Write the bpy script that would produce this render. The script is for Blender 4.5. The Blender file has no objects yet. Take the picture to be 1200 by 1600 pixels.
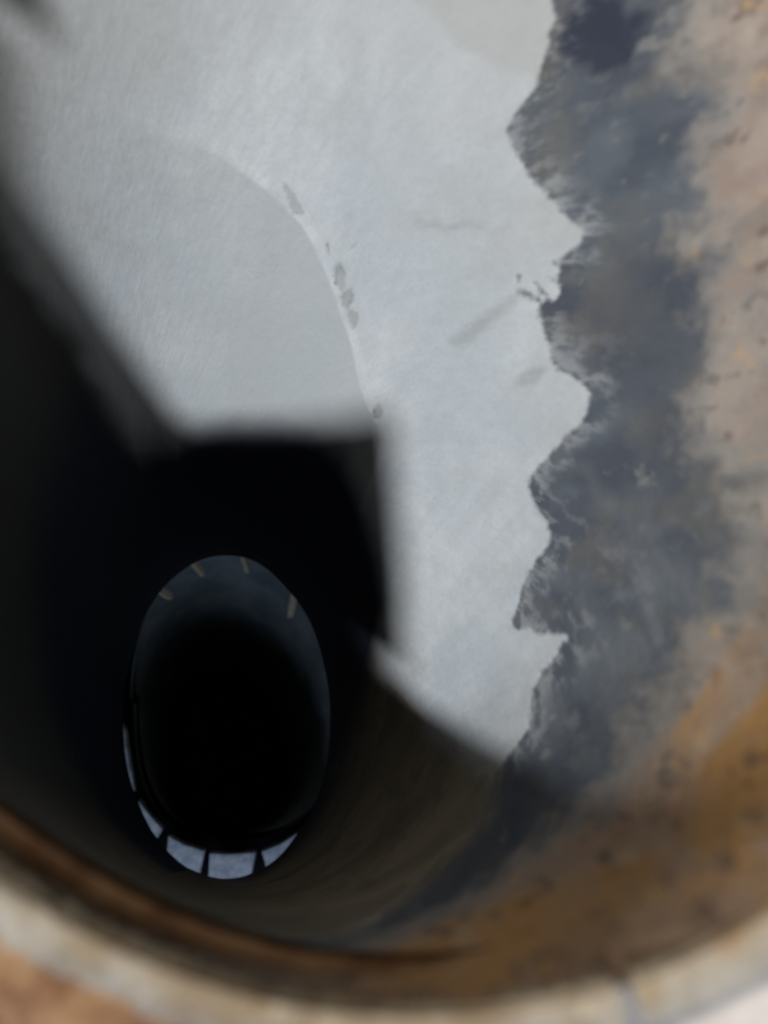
import bpy, bmesh, math, random
import numpy as np
from mathutils import Vector

random.seed(7)
rng = np.random.default_rng(7)
sc = bpy.context.scene
C = sc.collection

# ------------------------------------------------------------------ camera
cam = bpy.data.cameras.new("camera")
cam.sensor_fit = 'VERTICAL'
cam.sensor_height = 36.0
cam.lens = 13.5
cam.clip_start = 0.005
cam.clip_end = 100
cam.dof.use_dof = True
cam.dof.focus_distance = 0.455
cam.dof.aperture_fstop = 1.0
cam_o = bpy.data.objects.new("camera", cam)
cam_o.location = (0, 0, 0)               # looks straight down into the mouth
C.objects.link(cam_o)
sc.camera = cam_o

# ------------------------------------------------------------------ world and lamps
w = bpy.data.worlds.new("World")
sc.world = w
w.use_nodes = True
bg = w.node_tree.nodes["Background"]
bg.inputs[0].default_value = (0.74, 0.72, 0.68, 1)
bg.inputs[1].default_value = 0.035

LAMP_DIR = Vector((-0.255, 0.10, 1.0)).normalized()
def area_lamp(name, loc, target, size, power, color, shape='DISK', size_y=None):
    l = bpy.data.lights.new(name, 'AREA')
    l.shape = shape
    l.size = size
    if size_y: l.size_y = size_y
    l.energy = power
    l.color = color
    o = bpy.data.objects.new(name, l)
    o.location = loc
    o.rotation_euler = (Vector(target) - Vector(loc)).to_track_quat('-Z', 'Y').to_euler()
    C.objects.link(o)
    return o
mid = Vector((-0.05, 0.05, -0.35))
area_lamp("work_lamp", mid + LAMP_DIR * 30.0, mid, 3.9, 9600.0, (0.97, 0.985, 1.0))
# added blue lamp standing in for daylight at the funnel's open joint
area_lamp("joint_fill", (-0.45, -1.85, -0.15), (-0.28, -0.60, -0.67), 1.5, 19.0, (0.62, 0.76, 1.0))

# added low fill lamp beyond the far side of the mouth: only reaches the wall just inside the near rim
area_lamp("low_fill", (0.55, 4.2, 0.62), (0.02, -0.25, -0.22), 2.0, 17.0, (1.0, 0.94, 0.84), 'RECTANGLE', 0.9)

vs = sc.view_settings
vs.view_transform = 'Standard'
vs.look = 'None'
vs.exposure = 0.0
vs.gamma = 1.0
vs.use_curve_mapping = False
sc.cycles.max_bounces = 2
sc.cycles.use_adaptive_sampling = True
sc.cycles.adaptive_threshold = 0.02
sc.cycles.transmission_bounces = 0
sc.cycles.diffuse_bounces = 1
sc.cycles.glossy_bounces = 1

# ------------------------------------------------------------------ helpers
def tag(o, label=None, cat=None, group=None, kind=None):
    if label: o["label"] = label
    if cat: o["category"] = cat
    if group: o["group"] = group
    if kind: o["kind"] = kind
    return o
def empty(name, loc=(0, 0, 0)):
    o = bpy.data.objects.new(name, None)
    o.location = loc
    o.empty_display_size = 0.05
    C.objects.link(o)
    return o
def link(name, me, mat, parent=None, smooth=False):
    if mat: me.materials.append(mat)
    o = bpy.data.objects.new(name, me)
    C.objects.link(o)
    if parent:
        o.parent = parent
        o.location = -Vector(parent.location)      # meshes are modelled in world coordinates
    if smooth:
        me.polygons.foreach_set("use_smooth", [True] * len(me.polygons))
    return o
def mesh_from(name, verts, faces):
    me = bpy.data.meshes.new(name)
    me.from_pydata([tuple(v) for v in verts], [], faces)
    me.update()
    return me
def grid_mesh(name, P, wrap_u):
    """P: (nv, nu, 3) points -> fast quad mesh"""
    nv, nu = P.shape[:2]
    cu = nu if wrap_u else nu - 1
    i = np.arange(nv - 1)[:, None]; j = np.arange(cu)[None, :]
    j2 = (j + 1) % nu
    q = np.stack([i * nu + j, i * nu + j2, (i + 1) * nu + j2, (i + 1) * nu + j], -1).reshape(-1, 4)
    me = bpy.data.meshes.new(name)
    me.vertices.add(nv * nu)
    me.vertices.foreach_set("co", P.reshape(-1).astype(np.float32))
    me.loops.add(q.size)
    me.loops.foreach_set("vertex_index", q.reshape(-1).astype(np.int32))
    me.polygons.add(len(q))
    me.polygons.foreach_set("loop_start", (np.arange(len(q)) * 4).astype(np.int32))
    me.update(calc_edges=True)
    me.polygons.foreach_set("use_smooth", np.ones(len(q), bool))
    return me
def attr(me, name, vals):
    a = me.attributes.new(name, 'FLOAT', 'POINT')
    a.data.foreach_set("value", np.asarray(vals, np.float32).reshape(-1))

class NT:
    def __init__(s, name):
        s.m = bpy.data.materials.new(name); s.m.use_nodes = True
        s.t = s.m.node_tree; s.n = s.t.nodes
        s.b = s.n["Principled BSDF"]
    def new(s, typ, **kw):
        x = s.n.new(typ)
        for k, v in kw.items(): setattr(x, k, v)
        return x
    def put(s, sock, v):
        if isinstance(v, bpy.types.NodeSocket): s.t.links.new(v, sock)
        elif v is not None:
            if sock.type == 'RGBA' and len(v) == 3: v = (*v, 1)
            sock.default_value = v
    def coord(s): return s.new('ShaderNodeTexCoord').outputs['Object']
    def attr(s, name):
        return s.new('ShaderNodeAttribute', attribute_name=name).outputs['Fac']
    def comb(s, x, y, z=0.0):
        c = s.new('ShaderNodeCombineXYZ')
        for i, v in enumerate((x, y, z)): s.put(c.inputs[i], v)
        return c.outputs[0]
    def noise(s, vec, scale, detail=4, rough=0.55, dist=0.0, off=0.0):
        n = s.new('ShaderNodeTexNoise')
        if off:
            v = s.new('ShaderNodeVectorMath', operation='ADD'); s.put(v.inputs[0], vec); v.inputs[1].default_value = (off, off * 0.7, off * 1.3); vec = v.outputs[0]
        s.put(n.inputs['Vector'], vec); s.put(n.inputs['Scale'], scale)
        n.inputs['Detail'].default_value = detail; n.inputs['Roughness'].default_value = rough
        n.inputs['Distortion'].default_value = dist
        return n.outputs['Fac']
    def math(s, op, a, b=0.0, c=0.0, clamp=False):
        m = s.new('ShaderNodeMath', operation=op, use_clamp=clamp)
        s.put(m.inputs[0], a); s.put(m.inputs[1], b); s.put(m.inputs[2], c)
        return m.outputs[0]
    def ramp(s, v, lo, hi, a=0.0, b=1.0, kind='SMOOTHSTEP'):
        m = s.new('ShaderNodeMapRange', interpolation_type=kind)
        s.put(m.inputs['Value'], v)
        for k, x in (('From Min', lo), ('From Max', hi), ('To Min', a), ('To Max', b)):
            s.put(m.inputs[k], x)
        return m.outputs['Result']
    def mix(s, f, a, b, mode='MIX'):
        m = s.new('ShaderNodeMix', data_type='RGBA', blend_type=mode)
        s.put(m.inputs[0], f); s.put(m.inputs[6], a); s.put(m.inputs[7], b)
        return m.outputs[2]
    def bump(s, h, strength=0.3, dist=0.002):
        b = s.new('ShaderNodeBump'); b.inputs['Strength'].default_value = strength
        b.inputs['Distance'].default_value = dist
        s.put(b.inputs['Height'], h); s.put(s.b.inputs['Normal'], b.outputs[0])
    def done(s, color, rough=0.6, metal=0.0, spec=0.3):
        s.put(s.b.inputs['Base Color'], color); s.put(s.b.inputs['Roughness'], rough)
        s.put(s.b.inputs['Metallic'], metal); s.b.inputs['Specular IOR Level'].default_value = spec
        return s.m

def fbm(P, scale, octaves=4, rough=0.55, seed=0):
    """lattice value noise on points, mean 0.5, spread 0.12"""
    r = np.random.default_rng(seed); tab = r.random(32 ** 3).astype(np.float32)
    tot = np.zeros(len(P), np.float32); amp = 1.0
    for o in range(octaves):
        q = P * (scale * 2.0 ** o) + r.random(3) * 17 + 100
        i = np.floor(q).astype(np.int32); f = (q - i).astype(np.float32); f = f * f * (3 - 2 * f)
        i &= 31; i1 = (i + 1) & 31
        for dx in (0, 1):
            wx = f[:, 0] if dx else 1 - f[:, 0]; ix = (i1 if dx else i)[:, 0] * 1024
            for dy in (0, 1):
                wy = wx * (f[:, 1] if dy else 1 - f[:, 1]); iy = ix + (i1 if dy else i)[:, 1] * 32
                tot += amp * (wy * (1 - f[:, 2]) * tab[iy + i[:, 2]] + wy * f[:, 2] * tab[iy + i1[:, 2]])
        amp *= rough
    return 0.5 + 0.12 * (tot - tot.mean()) / tot.std()

# ------------------------------------------------------------------ funnel shape (metres, camera height = 0)
Z_MOUTH, Z_FOOT = 0.15, 0.60                           # depths below the camera
C_MOUTH, A_MOUTH = np.array([0.00275, 0.328]), np.array([0.375, 0.5125])
C_FOOT, A_FOOT = np.array([-0.2465, -0.321]), np.array([0.1625, 0.253])
def section(depth):
    t = (np.asarray(depth, float) - Z_MOUTH) / (Z_FOOT - Z_MOUTH)
    return C_MOUTH + (C_FOOT - C_MOUTH) * t[..., None], A_MOUTH + (A_FOOT - A_MOUTH) * t[..., None]
def FLARE(theta_deg):
    return np.interp(np.asarray(theta_deg, float), [-135, -115, -95, -75, -64, -48, 220, 245], [0.003, 0.004, 0.012, 0.015, 0.011, -0.004, 0.003, 0.004])
def wall_point(theta_deg, depth, out=0.0):
    th = np.radians(np.asarray(theta_deg, float)); d = np.asarray(depth, float)
    c, a = section(d)
    out = out + FLARE(theta_deg) * np.clip((0.205 - d) / 0.055, 0, 1) ** 2
    return np.stack([c[..., 0] + (a[..., 0] + out) * np.cos(th),
                     c[..., 1] + (a[..., 1] + out) * np.sin(th), -d + 0 * th], -1)

# edges of the paint coats on the wall: (angle in degrees, depth in metres)
COAT_EDGE = [(44.42, 0.3031), (43.24, 0.3109), (42.36, 0.318), (41.88, 0.3226), (43.27, 0.3317), (42.98, 0.337), (40.65, 0.3387), (37.54, 0.3397), (34.35, 0.3382), (29.69, 0.3349), (26.2, 0.331), (24.3, 0.33), (24.51, 0.3357), (25.03, 0.342), (23.75, 0.3454), (21.83, 0.3455), (22.95, 0.353), (22.86, 0.3573), (20.33, 0.3567), (17.1, 0.3581), (13.95, 0.3536), (9.14, 0.3425), (6.18, 0.339), (4.59, 0.3424), (4.87, 0.3537), (5.17, 0.3657), (5.58, 0.3751), (4.06, 0.3786), (0.43, 0.3751), (-4.72, 0.3659), (-7.4, 0.3637), (-8.39, 0.3731), (-10.31, 0.381), (-14.2, 0.3843), (-17.03, 0.3803), (-19.07, 0.3681), (-21.83, 0.3549), (-24.39, 0.3359), (-26.57, 0.3381), (-28.42, 0.3452), (-32.33, 0.3443), (-38.2, 0.3351), (-42.65, 0.3379), (-47.83, 0.3367), (-53.85, 0.328), (-58.79, 0.3236), (-66.9, 0.3088), (-77.43, 0.2768), (-83.74, 0.248)]
PRIMER_EDGE = [(29.62, 0.2687), (28.98, 0.2762), (27.2, 0.2816), (22.68, 0.2821), (19.32, 0.2767), (17.42, 0.2785), (15.98, 0.2836), (13.75, 0.2866), (9.81, 0.2864), (6.5, 0.2859), (1.77, 0.2824), (-2.86, 0.2786), (-5.65, 0.2797), (-5.95, 0.2866), (-8.53, 0.2864), (-12.0, 0.2788), (-16.72, 0.2671), (-20.8, 0.261), (-26.84, 0.2532), (-30.91, 0.2501), (-32.35, 0.2582), (-33.29, 0.2665), (-35.66, 0.27), (-37.69, 0.2714), (-40.83, 0.2701), (-44.19, 0.2678), (-48.68, 0.263), (-52.75, 0.2566), (-56.93, 0.2533), (-62.82, 0.2502), (-68.49, 0.2458), (-74.27, 0.2426), (-79.9, 0.2321), (-87.31, 0.2087)]
LAP_EDGE = [(127.75, 0.3512), (115.39, 0.3669), (107.99, 0.375), (99.65, 0.3844), (90.75, 0.3951), (82.76, 0.4034), (75.57, 0.4125), (68.87, 0.4248), (63.27, 0.4363), (57.66, 0.4461), (52.53, 0.4566), (47.36, 0.4618), (40.26, 0.4661), (31.72, 0.4742)]
LAP_EDGE_2 = [(70.91, 0.3246), (65.39, 0.33), (59.92, 0.3327), (52.47, 0.3307), (41.5, 0.3215)]
CHIPS = [[(83.31, 0.3965), (81.44, 0.3976), (79.27, 0.4014), (77.52, 0.4049), (79.11, 0.4062), (81.17, 0.4041)], [(70.96, 0.4125), (70.41, 0.4128), (69.61, 0.4161), (70.19, 0.4168)], [(68.13, 0.4214), (66.98, 0.4174), (64.73, 0.4193), (64.16, 0.4247), (65.22, 0.4272), (66.92, 0.4258)], [(64.74, 0.4278), (62.44, 0.4239), (61.11, 0.428), (62.65, 0.4332), (64.13, 0.4314)], [(62.24, 0.4334), (59.08, 0.4313), (58.54, 0.4359), (59.81, 0.4388)], [(46.85, 0.4608), (45.84, 0.4553), (43.98, 0.4553), (43.74, 0.4602), (45.67, 0.4629)]]
SMEARS = [[(19.37, 0.3778), (19.33, 0.3723), (17.39, 0.3621), (16.12, 0.3591), (16.31, 0.3653), (17.57, 0.3742)], [(36.09, 0.402), (31.66, 0.3783), (28.66, 0.3644), (27.85, 0.3644), (29.57, 0.3772), (33.19, 0.3996)], [(52.49, 0.3836), (47.13, 0.377), (41.51, 0.3656), (40.74, 0.3651), (46.89, 0.3778), (52.01, 0.384)], [(0.35, 0.3624), (4.75, 0.3736), (0.43, 0.3751), (-3.49, 0.3662)]]
STROKES = [[(29.14, 0.3641), (28.07, 0.36), (25.15, 0.355), (22.76, 0.3524), (23.42, 0.3549), (25.46, 0.3579)], [(27.3, 0.3551), (24.67, 0.351), (22.29, 0.3489), (22.62, 0.351), (24.87, 0.3537)], [(25.91, 0.3439), (23.48, 0.3387), (20.94, 0.3344), (21.03, 0.3361), (23.64, 0.3416)], [(25.39, 0.3479), (22.8, 0.3427), (20.39, 0.3387), (21.88, 0.3439)], [(30.27, 0.3602), (29.63, 0.3591), (29.14, 0.3604), (29.68, 0.3612)], [(23.82, 0.356), (22.58, 0.3498), (19.98, 0.3501), (20.17, 0.3548)]]
LAP_END = [(42.49, 0.464), (39.58, 0.4766), (38.06, 0.5035), (37.31, 0.5471)]
GRIME_SHADE_LEFT = [(145.12, 0.2951), (146.41, 0.3375), (142.94, 0.3788), (138.34, 0.4203), (131.89, 0.4705), (130.97, 0.5126), (132.71, 0.5575), (128.48, 0.5924)]  # left edge of the painted shade, set along the cast shadow
GRIME_SHADE_EDGE = [(22.66, 0.548), (-2.67, 0.5259), (-29.35, 0.4351), (-45.95, 0.3387), (-50.63, 0.3297), (-57.53, 0.3183), (-63.56, 0.3093), (-70.38, 0.2942), (-78.54, 0.2677), (-86.38, 0.2342)]  # lower edge of the brown grime that also carries painted shade
BLOTCHES = [[(42.11, 0.3007), (41.56, 0.2951), (35.3, 0.2834), (32.13, 0.2893), (31.83, 0.2945), (34.84, 0.2983), (38.94, 0.3031)]]
BLOCKER_BAR = [(-0.3493, 0.3985), (-0.3581, 0.3746), (-0.3716, 0.3348), (-0.3828, 0.2866), (-0.3875, 0.2423), (-0.3887, 0.1916), (-0.3771, 0.1526), (-0.3675, 0.1078), (-0.4319, 0.1078), (-0.4427, 0.1526), (-0.4557, 0.1916), (-0.4543, 0.2423), (-0.4491, 0.2866), (-0.4365, 0.3348), (-0.4214, 0.3746), (-0.4115, 0.3985)]  # outline of the unseen bar, shaped to set the left shadow edge

def seg_dist(P, pts, closed=False, reach=0.055):
    """distance to a line on the wall; only the columns of the grid near each piece are visited"""
    p3 = line3(pts); n = len(p3)
    best = np.full(len(P), reach, np.float32).reshape(NV, NU)
    G = P.reshape(NV, NU, 3)
    for k in range(n if closed else n - 1):
        a, b = p3[k].astype(np.float32), p3[(k + 1) % n].astype(np.float32)
        t0, t1 = sorted((pts[k][0], pts[(k + 1) % n][0]))
        j = np.nonzero((th >= t0 - 13) & (th <= t1 + 13))[0]
        if not len(j): continue
        j0, j1 = j[0], j[-1] + 1
        d0, d1 = sorted((pts[k][1], pts[(k + 1) % n][1]))
        i = np.nonzero((dep >= d0 - reach) & (dep <= d1 + reach))[0]
        if not len(i): continue
        i0, i1 = i[0], i[-1] + 1
        S = G[i0:i1, j0:j1]; ab = b - a; L = ab @ ab + 1e-12
        u = np.clip(((S - a) @ ab) / L, 0, 1)
        D = np.sqrt((((S - a) - u[..., None] * ab) ** 2).sum(-1))
        best[i0:i1, j0:j1] = np.minimum(best[i0:i1, j0:j1], D)
    return best.ravel()
def smooth_line(pts, sub=4, closed=False):
    """Catmull-Rom through the points"""
    p = [np.array(q, float) for q in pts]; n = len(p); out = []
    for k in range(n if closed else n - 1):
        g = (lambda i: p[i % n]) if closed else (lambda i: p[min(max(i, 0), n - 1)])
        p0, p1, p2, p3 = g(k - 1), g(k), g(k + 1), g(k + 2)
        for u in np.arange(sub) / sub:
            out.append(tuple(0.5 * (2 * p1 + (p2 - p0) * u + (2 * p0 - 5 * p1 + 4 * p2 - p3) * u * u + (3 * p1 - p0 - 3 * p2 + p3) * u ** 3)))
    if not closed: out.append(tuple(p[-1]))
    return out
def in_poly(x, y, poly):
    inside = np.zeros(len(x), bool); n = len(poly)
    for k in range(n):
        x1, y1 = poly[k]; x2, y2 = poly[(k + 1) % n]
        if y1 == y2: continue
        c = ((y1 > y) != (y2 > y)) & (x < (x2 - x1) * (y - y1) / (y2 - y1) + x1)
        inside ^= c
    return inside
def line3(pts):
    p = np.array(pts, float)
    return wall_point(p[:, 0], p[:, 1])

# ------------------------------------------------------------------ materials
def mat_wall():
    s = NT("painted_rusty_steel")
    co = s.coord()
    dep = s.attr("down")
    big = s.attr("n_big"); med = s.attr("n_med"); st_b = s.attr("n_brush"); dr = s.attr("n_drip")
    cl = s.attr("n_cloud"); b2 = s.attr("n_rust"); pitn = s.attr("n_pit"); palen = s.attr("n_pale"); spotn = s.attr("n_spot")
    fine = s.noise(co, 230, 3, 0.65)
    st = s.noise(s.comb(s.attr("brush_u"), s.attr("brush_v")), 190, 3, 0.6)
    fc = s.math('SUBTRACT', fine, 0.5); sc_ = s.math('SUBTRACT', st, 0.5)
    # --- light grey top coat
    top = s.mix(s.ramp(big, 0.35, 0.68), (0.445, 0.490, 0.525), (0.530, 0.558, 0.578))
    top = s.mix(s.ramp(dr, 0.45, 0.80, 0, 0.26), top, (0.385, 0.415, 0.435))
    top = s.mix(s.ramp(st_b, 0.55, 0.80, 0, 0.30), top, (0.43, 0.435, 0.43))
    warm = s.ramp(s.math('ADD', dep, s.math('MULTIPLY', big, 0.10)), 0.45, 0.35, 0, 0.60)
    top = s.mix(warm, top, (0.465, 0.455, 0.430))
    top = s.mix(s.ramp(cl, 0.52, 0.74, 0, 0.25), top, (0.37, 0.375, 0.37))
    fade = s.attr("lap_fade")
    lapn = s.math('ADD', s.attr("lap"), s.math('MULTIPLY', fc, 0.004))   # >0 : on the lower, older lap
    top = s.mix(s.math('MULTIPLY', s.ramp(lapn, -0.0008, 0.0045, 0, 0.78), fade), top, (0.375, 0.405, 0.42))
    ridge = s.math('MULTIPLY', s.ramp(lapn, -0.016, -0.001), s.ramp(lapn, 0.0018, -0.0005))
    top = s.mix(s.math('MULTIPLY', s.math('MULTIPLY', ridge, s.ramp(med, 0.36, 0.64, 0.10, 0.60)), fade), top, (0.61, 0.64, 0.66))
    lap2 = s.math('ADD', s.attr("lap_b"), s.math('MULTIPLY', s.math('SUBTRACT', med, 0.5), 0.02))
    top = s.mix(s.ramp(lap2, -0.002, 0.010, 0, 0.40), top, (0.375, 0.36, 0.335))
    spk = s.math('MULTIPLY', s.ramp(st, 0.66, 0.74), s.ramp(med, 0.50, 0.64))
    top = s.mix(s.math('MULTIPLY', spk, 0.40), top, (0.27, 0.28, 0.29))
    dot = s.math('MULTIPLY', s.ramp(fine, 0.70, 0.75), s.ramp(pitn, 0.50, 0.66))
    top = s.mix(s.math('MULTIPLY', dot, 0.6), top, (0.20, 0.19, 0.18))
    chip = s.math('ADD', s.attr("chip"), s.math('MULTIPLY', s.math('ADD', fc, sc_), 0.008))
    chipm = s.ramp(chip, -0.0022, 0.0030)
    top = s.mix(s.math('MULTIPLY', chipm, s.ramp(med, 0.35, 0.65, 0.55, 1.0)), top, (0.25, 0.265, 0.27))
    sm = s.math('ADD', s.attr("smear"), s.math('MULTIPLY', sc_, 0.020))
    top = s.mix(s.ramp(sm, -0.006, 0.006, 0, 0.55), top, (0.27, 0.285, 0.285))
    top = s.mix(s.ramp(st, 0.30, 0.70, 0.22, 0.0), top, (0.36, 0.37, 0.375))
    top = s.mix(s.ramp(fine, 0.32, 0.62, 0.14, 0.0), top, (0.33, 0.335, 0.335))
    # --- dark blue-grey primer
    pr = s.mix(s.ramp(cl, 0.32, 0.68), (0.072, 0.083, 0.103), (0.108, 0.122, 0.140))
    pr = s.mix(s.ramp(b2, 0.42, 0.74, 0, 0.75), pr, (0.130, 0.126, 0.118))
    pr = s.mix(s.ramp(st_b, 0.50, 0.80, 0, 0.50), pr, (0.165, 0.178, 0.190))
    pr = s.mix(s.ramp(s.math('ADD', st, s.math('MULTIPLY', s.math('SUBTRACT', med, 0.5), 0.8)), 0.58, 0.84, 0, 0.35), pr, (0.24, 0.245, 0.25))
    pr = s.mix(s.ramp(big, 0.52, 0.72, 0, 0.5), pr, (0.058, 0.066, 0.084))
    bl = s.math('ADD', s.attr("blotch"), s.math('MULTIPLY', s.math('SUBTRACT', med, 0.5), 0.05))
    pr = s.mix(s.ramp(bl, -0.010, 0.010, 0, 0.85), pr, (0.022, 0.027, 0.048))
    pr = s.mix(s.ramp(s.math('ADD', palen, s.math('MULTIPLY', fc, 0.25)), 0.70, 0.84, 0, 0.5), pr, (0.27, 0.265, 0.235))
    # --- bare, rusting steel towards the mouth
    ru = s.mix(s.ramp(b2, 0.30, 0.66), (0.310, 0.235, 0.190), (0.385, 0.310, 0.258))
    rg = s.attr('n_ring')
    ru = s.mix(s.ramp(rg, 0.48, 0.74, 0, 0.55), ru, (0.270, 0.245, 0.210))
    ru = s.mix(s.ramp(s.math('ADD', med, s.math('MULTIPLY', fc, 0.4)), 0.48, 0.72, 0, 0.70), ru, (0.25, 0.170, 0.118))
    oz = s.ramp(s.math('ADD', dep, s.math('MULTIPLY', s.math('SUBTRACT', rg, 0.5), 0.22)), 0.245, 0.185)
    oz = s.math('MULTIPLY', oz, s.ramp(s.attr('side_shade'), 0.0, 0.45, 1.0, 0.25))  # less orange where the left side is painted in shade
    ru = s.mix(s.math('MULTIPLY', oz, s.ramp(b2, 0.30, 0.62, 0.35, 0.95)), ru, (0.46, 0.245, 0.085))
    pit = s.ramp(s.math('ADD', pitn, s.math('MULTIPLY', fc, 0.55)), 0.60, 0.74)
    ru = s.mix(s.math('MULTIPLY', pit, 0.75), ru, (0.125, 0.083, 0.062))
    spot = s.ramp(s.math('ADD', spotn, s.math('MULTIPLY', fc, 0.6)), 0.70, 0.82)
    ru = s.mix(s.math('MULTIPLY', spot, 0.75), ru, (0.55, 0.34, 0.15))
    pale = s.ramp(s.math('ADD', palen, s.math('MULTIPLY', fc, 0.5)), 0.62, 0.84)
    ru = s.mix(s.math('MULTIPLY', pale, 0.45), ru, (0.50, 0.425, 0.345))
    ru = s.mix(s.ramp(s.attr('side_shade'), 0.0, 0.5, 0, 0.9), ru, (0.055, 0.047, 0.038))  # painted shade over the rust on the left side
    # --- layer them along ragged brushed edges
    e2 = s.math('ADD', s.attr("primer"), s.math('MULTIPLY', s.math('SUBTRACT', med, 0.5), 0.055))
    e2 = s.math('ADD', e2, s.math('MULTIPLY', s.math('SUBTRACT', st_b, 0.5), 0.045))
    e2 = s.math('ADD', e2, 0.005)
    e2 = s.math('ADD', e2, s.math('MULTIPLY', fc, 0.012))
    col = s.mix(s.ramp(e2, -0.018, 0.022), ru, pr)
    halo = s.math('MULTIPLY', s.ramp(e2, -0.034, -0.006), s.ramp(e2, 0.022, -0.002))
    col = s.mix(s.math('MULTIPLY', halo, 0.40), col, (0.265, 0.268, 0.250))
    e1 = s.math('ADD', s.attr("coat"), s.math('MULTIPLY', sc_, 0.0055))
    e1 = s.math('ADD', e1, s.math('MULTIPLY', fc, 0.0035))
    e1 = s.math('ADD', e1, s.math('MULTIPLY', s.math('SUBTRACT', med, 0.5), 0.008))
    cm = s.ramp(e1, -0.0030, 0.0024)
    thin = s.ramp(e1, -0.032, 0.0, 0, 0.60)                           # thin drag of paint just past the edge
    col = s.mix(s.math('MULTIPLY', thin, s.ramp(s.math('ADD', st, s.math('MULTIPLY', s.math('SUBTRACT', cl, 0.5), 0.6)), 0.45, 0.66)), col, (0.34, 0.355, 0.365))
    col = s.mix(cm, col, top)
    # --- shade put into the colour: near-black foot, brown grime, dark left side
    gr = s.mix(s.ramp(s.attr('n_ring'), 0.36, 0.66), (0.205, 0.172, 0.125), (0.275, 0.228, 0.160))
    gr = s.mix(s.ramp(med, 0.5, 0.7, 0, 0.4), gr, (0.13, 0.115, 0.09))
    gr = s.mix(s.attr('side_shade'), gr, (0.045, 0.046, 0.045))  # left wall darkened in colour to read as shade
    e3 = s.math('ADD', s.attr("grime_shade"), s.math('MULTIPLY', s.math('SUBTRACT', big, 0.5), 0.05))
    col = s.mix(s.ramp(e3, -0.022, 0.022), col, gr)  # grime colour doubling as painted shade up to the shadow edge
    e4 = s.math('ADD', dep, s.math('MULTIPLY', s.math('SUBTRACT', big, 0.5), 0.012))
    e4 = s.math('ADD', e4, s.attr('foot_shade_rise'))
    col = s.mix(s.ramp(e4, 0.490, s.math('ADD', 0.516, s.attr('foot_shade_soft'))), col, (0.017, 0.022, 0.038))  # deep shade painted near-black around the foot
    hgt = s.math('ADD', s.math('MULTIPLY', fine, s.ramp(e1, -0.002, 0.002, 1.0, 0.35)), s.math('MULTIPLY', st, 0.3))
    hgt = s.math('ADD', hgt, s.math('MULTIPLY', pitn, -0.8))
    s.bump(hgt, 0.45, 0.0016)
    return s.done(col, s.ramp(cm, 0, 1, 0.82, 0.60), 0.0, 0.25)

def mat_rim():
    s = NT("crusted_rim_steel"); co = s.coord()
    a = s.noise(co, 30, 5, 0.65); b = s.noise(co, 85, 4, 0.6, 0.3, 4.0); g = s.noise(co, 13, 3, 0.5, 0, 8.0)
    c = s.mix(s.ramp(a, 0.36, 0.62), (0.21, 0.175, 0.135), (0.43, 0.385, 0.32))
    c = s.mix(s.ramp(g, 0.52, 0.66, 0, 0.75), c, (0.235, 0.23, 0.235))
    c = s.mix(s.ramp(b, 0.60, 0.70, 0, 0.85), c, (0.62, 0.52, 0.38))
    c = s.mix(s.ramp(s.noise(co, 40, 4, 0.6, 0.2, 12.0), 0.62, 0.72, 0, 0.9), c, (0.07, 0.045, 0.03))
    c = s.mix(s.ramp(s.noise(co, 24, 4, 0.6, 0.2, 17.0), 0.58, 0.72, 0, 0.8), c, (0.38, 0.21, 0.085))
    ac = s.math('ADD', s.attr('across'), s.math('MULTIPLY', s.math('SUBTRACT', a, 0.5), 0.5))
    c = s.mix(s.ramp(ac, 0.55, 0.22, 0, 0.5), c, s.mix(s.ramp(b, 0.35, 0.65), (0.40, 0.25, 0.11), (0.47, 0.35, 0.20)))
    s.bump(s.math('ADD', a, b), 0.6, 0.004)
    return s.done(c, 0.75, 0, 0.3)
def mat_flange():
    s = NT("rusty_flange_steel"); co = s.coord()
    a = s.noise(co, 24, 5, 0.65); b = s.noise(co, 60, 4, 0.6, 0.3, 4.0)
    c = s.mix(s.ramp(a, 0.36, 0.62), (0.20, 0.095, 0.045), (0.40, 0.23, 0.115))
    c = s.mix(s.ramp(b, 0.58, 0.70, 0, 0.9), c, (0.06, 0.035, 0.025))
    pale = s.noise(co, 5.0, 3, 0.5, 0, 2.0)
    x = s.new('ShaderNodeSeparateXYZ'); s.put(x.inputs[0], co)
    steel = s.ramp(x.outputs[0], 0.02, 0.07)
    c = s.mix(steel, c, s.mix(s.ramp(a, 0.35, 0.65), (0.20, 0.205, 0.22), (0.31, 0.305, 0.305)))
    side = s.math('ADD', s.math('MULTIPLY', x.outputs[0], 0.416), s.math('MULTIPLY', x.outputs[1], -0.909))
    pm = s.math('MULTIPLY', s.ramp(s.math('ADD', side, s.math('MULTIPLY', s.math('SUBTRACT', pale, 0.5), 0.02)), 0.264, 0.272), s.ramp(x.outputs[0], 0.05, 0.10))
    c = s.mix(pm, c, s.mix(s.ramp(a, 0.35, 0.65), (0.55, 0.46, 0.40), (0.72, 0.64, 0.58)))   # lime-washed patch
    s.bump(s.math('ADD', a, b), 0.6, 0.004)
    return s.done(c, 0.85, 0, 0.2)
def mat_simple(name, c1, c2, scale, rough=0.7, spec=0.3, bump=0.3, metal=0.0, speck=None):
    s = NT(name); co = s.coord()
    a = s.noise(co, scale, 5, 0.62)
    c = s.mix(s.ramp(a, 0.36, 0.64), c1, c2)
    if speck:
        c = s.mix(s.ramp(s.noise(co, scale * 3.3, 3, 0.5, 0, 6.0), 0.60, 0.68, 0, 0.8), c, speck)
    s.bump(a, bump, 0.002)
    return s.done(c, rough, metal, spec)
M_wall = mat_wall()
M_rim = mat_rim()
M_flange = mat_flange()
M_shell = mat_simple("sooty_outer_steel", (0.05, 0.045, 0.04), (0.12, 0.09, 0.07), 20)
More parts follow.
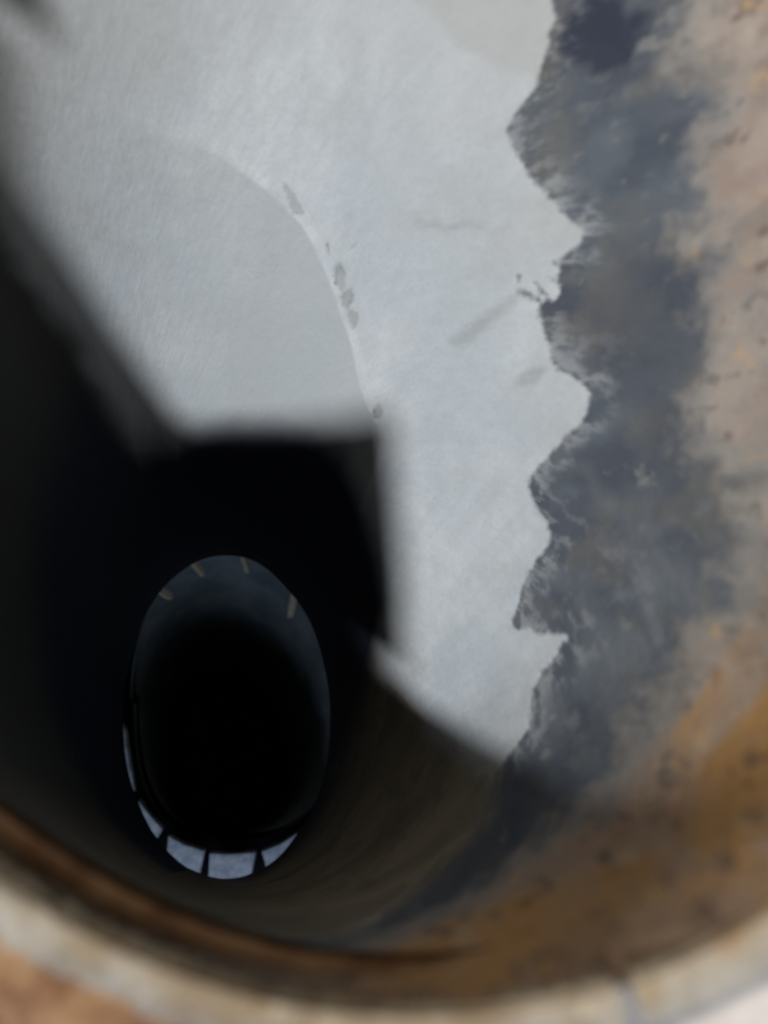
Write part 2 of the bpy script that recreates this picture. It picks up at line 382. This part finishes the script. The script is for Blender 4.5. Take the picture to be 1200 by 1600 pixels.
M_seg = mat_simple("galvanised_zinc", (0.27, 0.30, 0.35), (0.43, 0.46, 0.50), 55, 0.6, 0.4, 0.3, 0.0, (0.68, 0.70, 0.72))
M_bore = mat_simple("dark_bore_steel", (0.16, 0.21, 0.23), (0.26, 0.30, 0.31), 16, 0.75, 0.15, 0.3, 0.0, (0.24, 0.205, 0.165))
M_black = mat_simple("bitumen_black", (0.004, 0.004, 0.005), (0.008, 0.008, 0.009), 30, 1.0, 0.0)
M_light_spot = mat_simple("tan_light_spot", (0.62, 0.53, 0.38), (0.78, 0.70, 0.54), 90, 0.6)
M_blocker = mat_simple("blocker_steel", (0.05, 0.05, 0.05), (0.10, 0.09, 0.08), 25)
M_ground = mat_simple("dark_concrete", (0.12, 0.115, 0.11), (0.19, 0.18, 0.17), 6, 0.9)

# ------------------------------------------------------------------ ground far below
tag(link("ground", mesh_from("ground", [(-6, -6, -1.5), (6, -6, -1.5), (6, 6, -1.5), (-6, 6, -1.5)], [(0, 1, 2, 3)]), M_ground), kind="structure")

# ------------------------------------------------------------------ the funnel
funnel = tag(empty("steel_funnel", (C_FOOT[0], C_FOOT[1], -Z_FOOT)),
             "tapered steel funnel seen from above, grey painted inside with a rusty brown mouth", "funnel")
NU, NV = 980, 560
th = np.concatenate([np.linspace(-110, 150, 860, endpoint=False), np.linspace(150, 250, 120, endpoint=False)])
inv = np.linspace(1 / Z_FOOT, 1 / Z_MOUTH, NV)
dep = 1 / inv
TH, DP = np.meshgrid(th, dep)
flat = wall_point(TH.ravel(), DP.ravel()).astype(np.float32)
tx = TH.ravel(); ty = DP.ravel()
# signed distances (metres) to the paint edges
def edge_attr(line, poly):
    d = seg_dist(flat, line)
    return np.where(in_poly(tx, ty, poly), d, -d)
# the coats run on above the frame and round the back
coat_line = [(150, 0.300), (120, 0.290), (95, 0.296), (78, 0.288), (66, 0.297), (55, 0.294)] + COAT_EDGE + [(-100, 0.235), (-120, 0.23)]
coat_line = smooth_line(coat_line)
prim_line = [(150, 0.255), (120, 0.262), (90, 0.256), (62, 0.268), (42, 0.262)] + PRIMER_EDGE + [(-100, 0.205), (-120, 0.20)]
prim_line = smooth_line(prim_line)
a_coat = edge_attr(coat_line, [(240, 0.30), (240, 0.7), (-120, 0.7)] + coat_line[::-1][:] + [])
a_prim = edge_attr(prim_line, [(240, 0.25), (240, 0.7), (-120, 0.7)] + prim_line[::-1])
for st_ in STROKES:
    st_ = smooth_line(st_, 4, True); d = seg_dist(flat, st_, True); ins = in_poly(tx, ty, st_)
    a_coat = np.minimum(a_coat, np.where(ins, -d, d))
lap_line = [(150, 0.345)] + LAP_EDGE[:-2] + LAP_END
lap_line = smooth_line(lap_line)
a_lap = edge_attr(lap_line, lap_line + [(LAP_END[-1][0], 0.7), (200, 0.7), (200, 0.345)])
a_lap2 = edge_attr(LAP_EDGE_2, LAP_EDGE_2 + [(38, 0.2), (75, 0.2)])
def blob_attr(polys):
    r = np.full(len(flat), -0.055)
    for p in polys:
        p = smooth_line(p, 4, True); d = seg_dist(flat, p, True)
        r = np.maximum(r, np.where(in_poly(tx, ty, p), d, -d))
    return r
a_chip = blob_attr(CHIPS); a_smear = blob_attr(SMEARS)
# real relief: rolled-plate unevenness, the lip of the paint lap, the chips
t_ = np.radians(TH.ravel())
rel = 0.0011 * np.sin(3 * t_ + 9 * ty) + 0.0008 * np.sin(7 * t_ - 21 * ty + 1.0) + 0.0006 * np.sin(11 * t_ + 34 * ty + 2.0)
lap_fade = np.clip((118 - tx) / 32, 0, 1)
lip = np.where(a_lap < 0, 0.0011 * np.exp(-np.abs(a_lap) / 0.02), 0.0) * np.clip(-a_lap / 0.004, 0, 1) * lap_fade
rel = rel + lip - 0.0010 * np.clip(a_chip / 0.002 + 0.5, 0, 1) + 0.0005 * np.clip(a_coat / 0.002 + .5, 0, 1)
c_, a_ = section(ty)
nrm = np.stack([np.cos(t_) / a_[:, 0], np.sin(t_) / a_[:, 1], np.zeros_like(t_)], -1)
nrm /= np.linalg.norm(nrm, axis=1)[:, None]
P = flat - nrm * rel[:, None]
me = grid_mesh("funnel_wall", P.reshape(NV, NU, 3), True)
attr(me, "coat", a_coat); attr(me, "primer", a_prim); attr(me, "lap", a_lap); attr(me, "lap_b", a_lap2)
attr(me, "foot_shade_rise", np.interp(tx, [-110, 5, 30, 50, 85, 112, 128, 142, 250], [-0.02, -0.016, -0.002, 0.010, -0.006, -0.006, 0.022, 0.09, 0.09])); attr(me, "foot_shade_soft", np.interp(tx, [-110, -20, 15, 110, 150, 250], [0.08, 0.07, 0, 0, 0.04, 0.05])); attr(me, "blotch", blob_attr(BLOTCHES)); attr(me, "side_shade", np.clip((103 - np.abs(np.where(tx < 0, tx + 360, tx) - 178)) / 55, 0, 1)); attr(me, "chip", a_chip); attr(me, "smear", a_smear)  # includes the masks for shade painted at the foot and left side
attr(me, "down", ty); attr(me, "lap_fade", lap_fade)
au = np.radians(tx) * 0.30
br_ = np.radians(28)                                     # the brush went round the wall on a slant
bu = (au * np.cos(br_) + ty * np.sin(br_)); bv = (-au * np.sin(br_) + ty * np.cos(br_))
attr(me, "brush_u", bu * 0.22); attr(me, "brush_v", bv)
z0 = np.zeros_like(au)
attr(me, "n_ring", fbm(np.stack([au * 0.10, ty, z0], -1), 42, 4, 0.6, 11))
attr(me, "n_big", fbm(flat, 9, 4, 0.6, 1)); attr(me, "n_med", fbm(flat, 38, 4, 0.6, 2)); attr(me, "n_cloud", fbm(flat, 20, 4, 0.6, 3))
attr(me, "n_brush", fbm(np.stack([bu * 0.2, bv, z0], -1), 46, 4, 0.65, 4)); attr(me, "n_drip", fbm(np.stack([au, ty * 0.18, z0], -1), 60, 3, 0.6, 5))
attr(me, "n_rust", fbm(flat, 22, 5, 0.62, 6)); attr(me, "n_pit", fbm(flat, 95, 3, 0.6, 7)); attr(me, "n_pale", fbm(flat, 48, 4, 0.6, 8)); attr(me, "n_spot", fbm(flat, 62, 3, 0.55, 9))
attr(me, "grime_shade", np.maximum(edge_attr(GRIME_SHADE_LEFT, GRIME_SHADE_LEFT + [(300, 0.7), (300, 0.1)]), edge_attr(GRIME_SHADE_EDGE, GRIME_SHADE_EDGE + [(-200, 0.1), (-200, 0.7)])))  # mask for grime and painted shade
link("funnel_wall", me, M_wall, funnel)
# outer shell and foot edge
n = 160; tt = np.linspace(-180, 180, n, endpoint=False)
rows = [wall_point(tt, np.full(n, Z_MOUTH + 0.012), 0.012), wall_point(tt, np.full(n, Z_FOOT), 0.009), wall_point(tt, np.full(n, Z_FOOT), 0.0005)]
rows[2][:, 2] -= 0.0005
link("outer_shell", grid_mesh("outer_shell", np.array(rows), True), M_shell, funnel)

rows = []
for o, z in ((0.0085, 0.006), (0.115, 0.006), (0.115, 0.001), (0.0085, 0.001)):
    row = wall_point(tt, np.full(n, Z_FOOT), o); row[:, 2] = -(Z_FOOT - z); rows.append(row)
link("foot_shield", grid_mesh("foot_shield", np.array(rows + rows[:1]), True), M_shell, funnel)  # unseen ring added to keep the main lamp off the ring plates

# mouth rim: curved pieces of crusted edge, butted with open joints
def rim_piece(t0, t1, name, seed):
    r = np.random.default_rng(seed)
    m = max(8, int((t1 - t0) * 4))
    ts = np.linspace(t0, t1, m)
    prof = [(0.0015, 0.006), (-0.0004, 0.0030), (0.0004, 0.0004), (0.0025, -0.0012), (0.006, -0.0020), (0.012, -0.0020), (0.017, -0.0008), (0.0205, 0.002), (0.0222, 0.006), (0.022, 0.016), (0.012, 0.018)]
    j1 = np.cumsum(r.normal(0, 1, m)); j1 -= np.linspace(j1[0], j1[-1], m); j1 = 0.0009 * j1 / (np.abs(j1).max() + 1e-6)
    rows = []
    for o, dz in prof:
        k = r.normal(0, 0.0005, m)
        row = wall_point(ts, np.full(m, Z_MOUTH), o + (j1 + k) * (o > 0.001))
        row[:, 2] = -(Z_MOUTH + dz) + (k * 1.2 + j1) * (o > 0.001)
        rows.append(row)
    P = np.array(rows)
    me = grid_mesh(name, P, False)
    attr(me, "across", np.repeat(np.linspace(0, 1, len(prof)), m))
    bm = bmesh.new(); bm.from_mesh(me)
    bm.verts.ensure_lookup_table()
    nn = P.shape[1]
    for e in (0, nn - 1):
        bm.faces.new([bm.verts[i * nn + e] for i in range(len(prof))])
    bm.to_mesh(me); bm.free()
    return link(name, me, M_rim, funnel, True)
joints = [-128.0, -76.4, -20.0, 40.0, 100.0, 165.0, 232.0]
for i in range(len(joints) - 1):
    rim_piece(joints[i] + 0.5, joints[i + 1] - 0.5, "rim_segment", 20 + i)
# flange plate below and outside the rim
n = 300; tt = np.linspace(-180, 180, n, endpoint=False)
rows = []
for o, z in ((0.0135, 0.030), (0.0135, 0.024), (0.10, 0.024), (0.103, 0.027), (0.103, 0.034), (0.0135, 0.034)):
    row = wall_point(tt, np.full(n, Z_MOUTH), o)
    row[:, 2] = -(Z_MOUTH + z) + 0.0012 * np.sin(np.radians(tt) * 23) * (o > 0.02)
    rows.append(row)
fl = link("flange", grid_mesh("flange", np.array(rows), True), M_flange, funnel)
# unseen lug added at the rim to cast a dark blob
def box(bm, x0, x1, y0, y1, z0, z1):
    v = [bm.verts.new(p) for p in ((x0, y0, z0), (x1, y0, z0), (x1, y1, z0), (x0, y1, z0), (x0, y0, z1), (x1, y0, z1), (x1, y1, z1), (x0, y1, z1))]
    for f in ((0, 3, 2, 1), (4, 5, 6, 7), (0, 1, 5, 4), (1, 2, 6, 5), (2, 3, 7, 6), (3, 0, 4, 7)):
        bm.faces.new([v[i] for i in f])
    return v
def bm_obj(name, bm, mat, parent=None, bevel=0.0):
    bmesh.ops.recalc_face_normals(bm, faces=bm.faces)
    if bevel:
        bmesh.ops.bevel(bm, geom=bm.edges[:], offset=bevel, segments=2, affect='EDGES')
    me = bpy.data.meshes.new(name); bm.to_mesh(me); bm.free()
    return link(name, me, mat, parent)
bm = bmesh.new()
box(bm, -0.395, -0.322, 0.418, 0.480, -0.142, -0.127)
bm_obj("shadow_lug", bm, M_rim, funnel, 0.003)

# ------------------------------------------------------------------ added unseen plate and bar beside the mouth, blocking the lamp for shadow edges
blocker = tag(empty("light_blocker", (-0.36, 0.0, -0.135)), "added unseen lid hinged at the left of the mouth, known by its square shadow", "blocker")
def blocker_z(x): return 0.010 + (x + 0.095) * (0.145 / 0.275)
outline = [(-0.108, 0.163), (-0.098, -0.160), (-0.21, -0.120), (-0.385, -0.03), (-0.385, 0.150)]
bm = bmesh.new()
lo = [bm.verts.new((x, y, blocker_z(x))) for x, y in outline]
hi = [bm.verts.new((x - 0.002, y, blocker_z(x) + 0.005)) for x, y in outline]
bm.faces.new(lo); bm.faces.new(hi[::-1])
for i in range(5): bm.faces.new([lo[i], hi[i], hi[(i + 1) % 5], lo[(i + 1) % 5]])
bm_obj("blocker_plate", bm, M_blocker, blocker, 0.0008)
bm = bmesh.new()
lo = [bm.verts.new((x, y, -0.150)) for x, y in BLOCKER_BAR]
hi = [bm.verts.new((x, y, -0.138)) for x, y in BLOCKER_BAR]
bm.faces.new(lo); bm.faces.new(hi[::-1]); nb = len(lo)
for i in range(nb): bm.faces.new([lo[i], hi[i], hi[(i + 1) % nb], lo[(i + 1) % nb]])
bm_obj("blocker_bar", bm, M_blocker, blocker)  # unseen bar added to move the left shadow edge
for y in (0.02, 0.10):
    bm = bmesh.new()
    r = bmesh.ops.create_cone(bm, cap_ends=True, segments=16, radius1=0.007, radius2=0.007, depth=0.04)
    for v in bm.verts: v.co = Vector((v.co.x - 0.388, v.co.z + y, v.co.y - 0.148))
    bm_obj("blocker_pin", bm, M_blocker, blocker)

# ------------------------------------------------------------------ lower pipe under the open joint
ZR = 0.682
def rp(px, py, dz=0.0):                     # lay-out of the collar: millimetres from its datum
    return ((px - 600) / 600 * ZR, -(py - 800) / 600 * ZR, -ZR + dz)
lower = tag(empty("lower_pipe", rp(350, 1100, -0.6)), "dark lower pipe with a ring of bluish zinc plates seen through the funnel's foot", "pipe")
def bore_r(t):                              # outline of the bore on the collar plane
    cx, cy = math.cos(t), math.sin(t)
    if cy >= 0: a, b, e = (168 if cx > 0 else 158), 247, 2.0
    else: a, b, e = (172 if cx > 0 else 152), 227, 2.7
    return (abs(cx / a) ** e + abs(cy / b) ** e) ** (-1 / e)
n = 220
ang = [2 * math.pi * i / n for i in range(n)]
inner = np.array([rp(350 + bore_r(t) * math.cos(t), 1100 - bore_r(t) * math.sin(t)) for t in ang])
rows = []
for k in range(26):
    d = 0.001 + 0.75 * (k / 25) ** 1.4
    q = inner.copy(); q[:, 0] += -0.433 * d; q[:, 1] += -0.80 * d; q[:, 2] -= d + 0.019
    rows.append(q)
rows.append(rows[-1].mean(axis=0)[None, :] + 0.02 * (rows[-1] - rows[-1].mean(axis=0)))
link("bore", grid_mesh("bore", np.array(rows), True), M_bore, lower)
cen = inner.mean(axis=0)
rows = []
for sc_, dz in ((1.0, -0.020), (1.34, -0.020), (1.34, -0.040), (1.02, -0.040)):
    q = cen + (inner - cen) * sc_; q[:, 2] = -ZR + dz; rows.append(q)
link("collar", grid_mesh("collar", np.array(rows), True), M_black, lower)
SEGS = [
 [(192, 1128), (199, 1140), (205, 1183), (213, 1234), (200, 1240), (150, 1258), (140, 1128)],
 [(221, 1248), (232, 1266), (257, 1292), (235, 1325), (212, 1362), (160, 1305), (180, 1270), (206, 1269), (221, 1268)],
 [(266, 1303), (290, 1316), (321, 1326), (312, 1370), (301, 1425), (225, 1390), (251, 1340), (264, 1336)],
 [(331, 1329), (365, 1332), (401, 1327), (394, 1363), (378, 1430), (324, 1430), (328, 1373)],
 [(411, 1326), (440, 1315), (467, 1297), (492, 1272), (545, 1320), (460, 1420), (418, 1352)],
 [(190, 1118), (189, 1060), (192, 1010), (130, 1010), (132, 1118)],
]
for i, sg in enumerate(SEGS):
    bm = bmesh.new()
    tilt = random.uniform(-0.0015, 0.0015)
    b_ = [bm.verts.new(rp(x, y, 0.0)) for x, y in sg]
    t_v = [bm.verts.new(rp(x, y, 0.006 + tilt * (1 if k % 2 else -1))) for k, (x, y) in enumerate(sg)]
    bm.faces.new(b_); bm.faces.new(t_v[::-1])
    for k in range(len(sg)):
        k2 = (k + 1) % len(sg)
        bm.faces.new([b_[k], t_v[k], t_v[k2], b_[k2]])
    bm_obj("ring_plate", bm, M_seg, lower)
# small tan pieces standing in for leaked light at the bore's far edge
for (x, y, wd, ln) in ((236, 925, 6, 20), (298, 884, 7, 24), (382, 880, 7, 22), (463, 938, 11, 40)):
    bm = bmesh.new()
    dx = (350 - x) * 0.14
    q0 = Vector(rp(x, y - 16, 0.012)); q1 = Vector(rp(x + dx, y + ln * 0.8, -0.030))
    hw = wd / 600 * ZR / 2
    f0 = [bm.verts.new(p) for p in (q0 + Vector((-hw, -0.004, 0)), q0 + Vector((hw, -0.004, 0)), q1 + Vector((hw * 0.7, -0.002, 0)), q1 + Vector((0, -0.002, -0.006)), q1 + Vector((-hw * 0.7, -0.002, 0.004)))]
    f1 = [bm.verts.new(v.co + Vector((0, 0.012, 0.002))) for v in f0]
    bm.faces.new(f0); bm.faces.new(f1[::-1])
    for k in range(5): bm.faces.new([f0[k], f1[k], f1[(k + 1) % 5], f0[(k + 1) % 5]])
    bm_obj("clip", bm, M_light_spot, lower)
